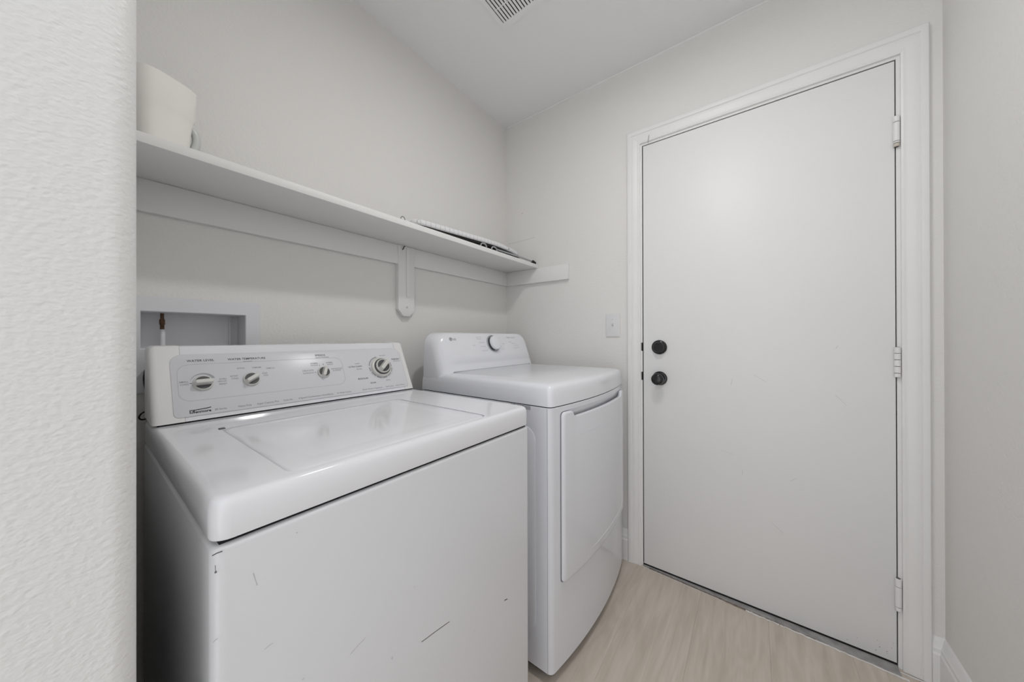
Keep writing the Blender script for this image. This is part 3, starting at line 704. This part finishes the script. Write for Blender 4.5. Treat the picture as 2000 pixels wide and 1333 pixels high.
bm = loft(nb(), [door_ring(.0015, .0008), door_ring(.0, .003), door_ring(.0004, .007), door_ring(.003, .0108), door_ring(.007, .0126), door_ring(.012, .0130)], True, False)
bm.faces.new(list(bm.verts)[-len(door_ring(0, 0)):])
# cut into upright strips, then bow it
for k in range(1, 28):
    xk = dxa+(dxb-dxa)*k/28
    bmesh.ops.bisect_plane(bm, geom=list(bm.verts)+list(bm.edges)+list(bm.faces), plane_co=(xk, 0, 0), plane_no=(1, 0, 0))
for v in bm.verts: v.co = dface(*v.co)
dd = obj('door', bm, 'dryer', dr, angle=28)
obj('door_gap', loft(nb(), [[dface(*p) for p in door_ring(-.0022, .0006)], [dface(*p) for p in door_ring(.003, .0006)]], False, False), 'ink_mid', dr, smooth=False)
# embossed handle zone line and lower bowed ridge
def dpath(pts, n=6): return [dface(p[0], p[1], .0128) for p in [(q.x, q.y) for q in smooth_path([(a, b, 0) for a, b in pts], n)]]
obj('embossed_line', tube(nb(), [dface(u, v, .0126) for u, v in [(1.026, .826), (1.026, .785)] + [(1.036-.010*math.cos(math.radians(a)), .785-.010*math.sin(math.radians(a))) for a in range(0, 91, 15)] + [(1.05+.43*k/20, .775) for k in range(20)]], .0010, 6), 'dryer', dd)
rp = [(1.085, .46), (1.085, .38)] + [(1.115-.030*math.cos(math.radians(a)), .375-.030*math.sin(math.radians(a))) for a in range(0, 91, 15)] + [(1.12+.31*k/16, .345) for k in range(17)] + [(1.435+.055*math.sin(math.radians(a)), .400-.055*math.cos(math.radians(a))) for a in range(8, 91, 12)] + [(1.490, .40+.34*k/8) for k in range(9)]
bm = nb()
pts = [dface(u, v, .0125) for u, v in rp]; N = len(pts)
rr = [.0005+.0022*min(1, max(0, (i-4)/8))*min(1, (N-1-i)/10) for i in range(N)]
rings = []
for i, p in enumerate(pts):
    t = (pts[min(i+1, N-1)]-pts[max(i-1, 0)]).normalized(); nn = Vector((0, -1, 0)); e1 = (nn-t*nn.dot(t)).normalized(); e2 = t.cross(e1)
    rings.append([p+e1*math.cos(2*math.pi*k/10)*rr[i]*.7+e2*math.sin(2*math.pi*k/10)*rr[i]*1.3 for k in range(10)])
obj('embossed_ridge', loft(bm, rings), 'dryer', dd)
# top
rings = [dplan(.003, .003, z=.8850), dplan(.0, .0, z=.8862), dplan(.0, z=.9000), dplan(.001, z=.9250), dplan(.0028, z=.9420), dplan(.0065, .004, .021, z=.9505), dplan(.014, .005, .026, z=.9555), dplan(.030, .006, .036, z=.9588), dplan(.07, .008, .05, z=.9612), dplan(.11, .01, .06, z=.9630)]
obj('top_panel', loft(nb(), rings), 'dryer_plastic_lit', dr, angle=50)  # paler material than the cabinet, painting brighter light onto the top
obj('seam_shade', loft(nb(), [dplan(.005, z=.876), dplan(.005, z=.888)]), 'dark', dr, smooth=False)  # dark filler that paints the seam's shade between cabinet and top
# console
eyd = Vector((0, .055, .165)).normalized()
df = face_frame((0, 1.015, .965), (1, 0, 0), eyd)
def wedge(v): return .0045*max(0, 1-(v-.040)/.118) if v >= .0395 else 0
def dcon(z, tx, ty):
    yf = 1.015+(z-.965)*.055/.165+ty; tp = max(z-.955, 0)*.03
    a = rrect(.8925+tx+tp, 1.5765-tx-tp, yf, 1.150, .05, 8, (.052, .052, .006, .006))
    p, q = a[8], a[9]
    a = a[:9]+[(p[0]+(q[0]-p[0])*k/24, p[1]) for k in range(1, 24)]+a[9:]
    ws = wedge((z-.965)/.9487)          # the face above the ledge stands slightly proud
    out = []
    for u, v in a:
        e = min(max((min(u-.935, 1.552-u))/.022, 0), 1); e = e*e*(3-2*e)
        out.append((u, v-ws*e*min(max(1-(v-yf)/.03, 0), 1), z))
    return out
ZT = 1.131
rings = [dcon(.940, 0, 0), dcon(.985, 0, 0), dcon(.9962, 0, 0), dcon(1.0032, 0, 0), dcon(1.03, 0, 0), dcon(1.055, 0, 0)]
R_ = .055
for k in range(0, 11):
    a = math.pi/2*k/10; z = ZT-R_+R_*math.sin(a); tx = R_*(1-math.cos(a)); d = ZT-z; ty = (.012-math.sqrt(max(.012**2-(.012-d)**2, 0))) if d < .012 else 0
    rings.append(dcon(z, tx, ty))
con = obj('console', loft(nb(), rings), 'dryer_plastic_lit', dr, angle=40)
obj('console_line', box(nb(), .945, 1.525, 1.0125, 1.02, .9610, .9640), 'ink_pale', dr, smooth=False)
pan = con
df0 = df
def df(u, v, d=0): return df0(u, v, wedge(v)+d)
pd = .0003
bm = nb()
for s, a, b, v, c in (('Heavy Duty', 1.132, 1.171, .1525, .0040), ('Bedding', 1.137, 1.166, .1430, .0040), ('Normal', 1.148, 1.186, .1245, .0042), ('Perm. Press', 1.153, 1.184, .1042, .0042), ('Delicates', 1.153, 1.193, .0832, .0042),
                      ('Start', 1.099, 1.118, .1110, .0044), ('60 min', 1.276, 1.302, .1525, .0044), ('40 min', 1.284, 1.311, .1258, .0040), ('20', 1.322, 1.338, .1155, .0044), ('Air Dry', 1.305, 1.326, .0855, .0040), ('Off', 1.296, 1.306, .101, .0040),
                      ('High', 1.378, 1.402, .1250, .0038), ('Medium', 1.402, 1.434, .1155, .0038), ('Low', 1.419, 1.436, .1048, .0038), ('No Heat', 1.440, 1.462, .1045, .0038), ('Damp Dry', 1.405, 1.465, .0908, .0038)):
    text_bm(bm, s, df, a, b, v, c, pd, .004)
obj('printed_lettering', bm, 'ink_pale', pan, smooth=False)['kind'] = 'stuff'
bm = nb(); text_bm(bm, 'Temp. Control', df, 1.3695, 1.4444, .1490, .0052, pd, .012); obj('printed_heading', bm, 'ink_mid', pan, smooth=False)
bm = nb()
cx, cs, rl = .9705, .1440, .0085
o_ = [df(cx+rl*math.cos(2*math.pi*k/28), cs+rl*math.sin(2*math.pi*k/28), pd) for k in range(28)]
bm.faces.new([bm.verts.new(p) for p in o_]); text_bm(bm, 'LG', df, .9825, 1.0010, .1390, .0098, pd, .02)
obj('maker_logo', bm, 'ink_mid', pan, smooth=False)
bm = nb()
strip(bm, [(cx-.0002, cs+.0045), (cx-.0002, cs-.0040), (cx+.0030, cs-.0040)], df, .0012, pd+.0002)
strip(bm, [(cx+.0058*math.cos(math.radians(a)), cs+.0058*math.sin(math.radians(a))) for a in range(70, 361, 15)] + [(cx+.0022, cs)], df, .0011, pd+.0002)
obj('logo_lines', bm, 'plastic', pan, smooth=False)
nrm = df0(0, 0, 1)-df0(0, 0, 0); kc = df0(1.2450, .1190, .0015)
dk = obj('dial', lathe(nb(), [(0, 0), (.0430, 0), (.0430, .004), (.0405, .0055), (.0395, .0045), (.0385, .0045), (0, .0045)], kc, nrm, 56), 'chrome', con)
obj('dial_collar', lathe(nb(), [(0, 0), (.0345, 0), (.0345, .010), (0, .010)], kc+nrm*.0044, nrm, 48), 'knob_grey', dk)
obj('dial_cap', lathe(nb(), [(0, 0), (.0345, 0), (.0355, .001), (.0350, .010), (.0335, .0125), (.0310, .0135), (0, .0138)], kc+nrm*.0125, nrm, 48), 'dryer_plastic_lit', dk)
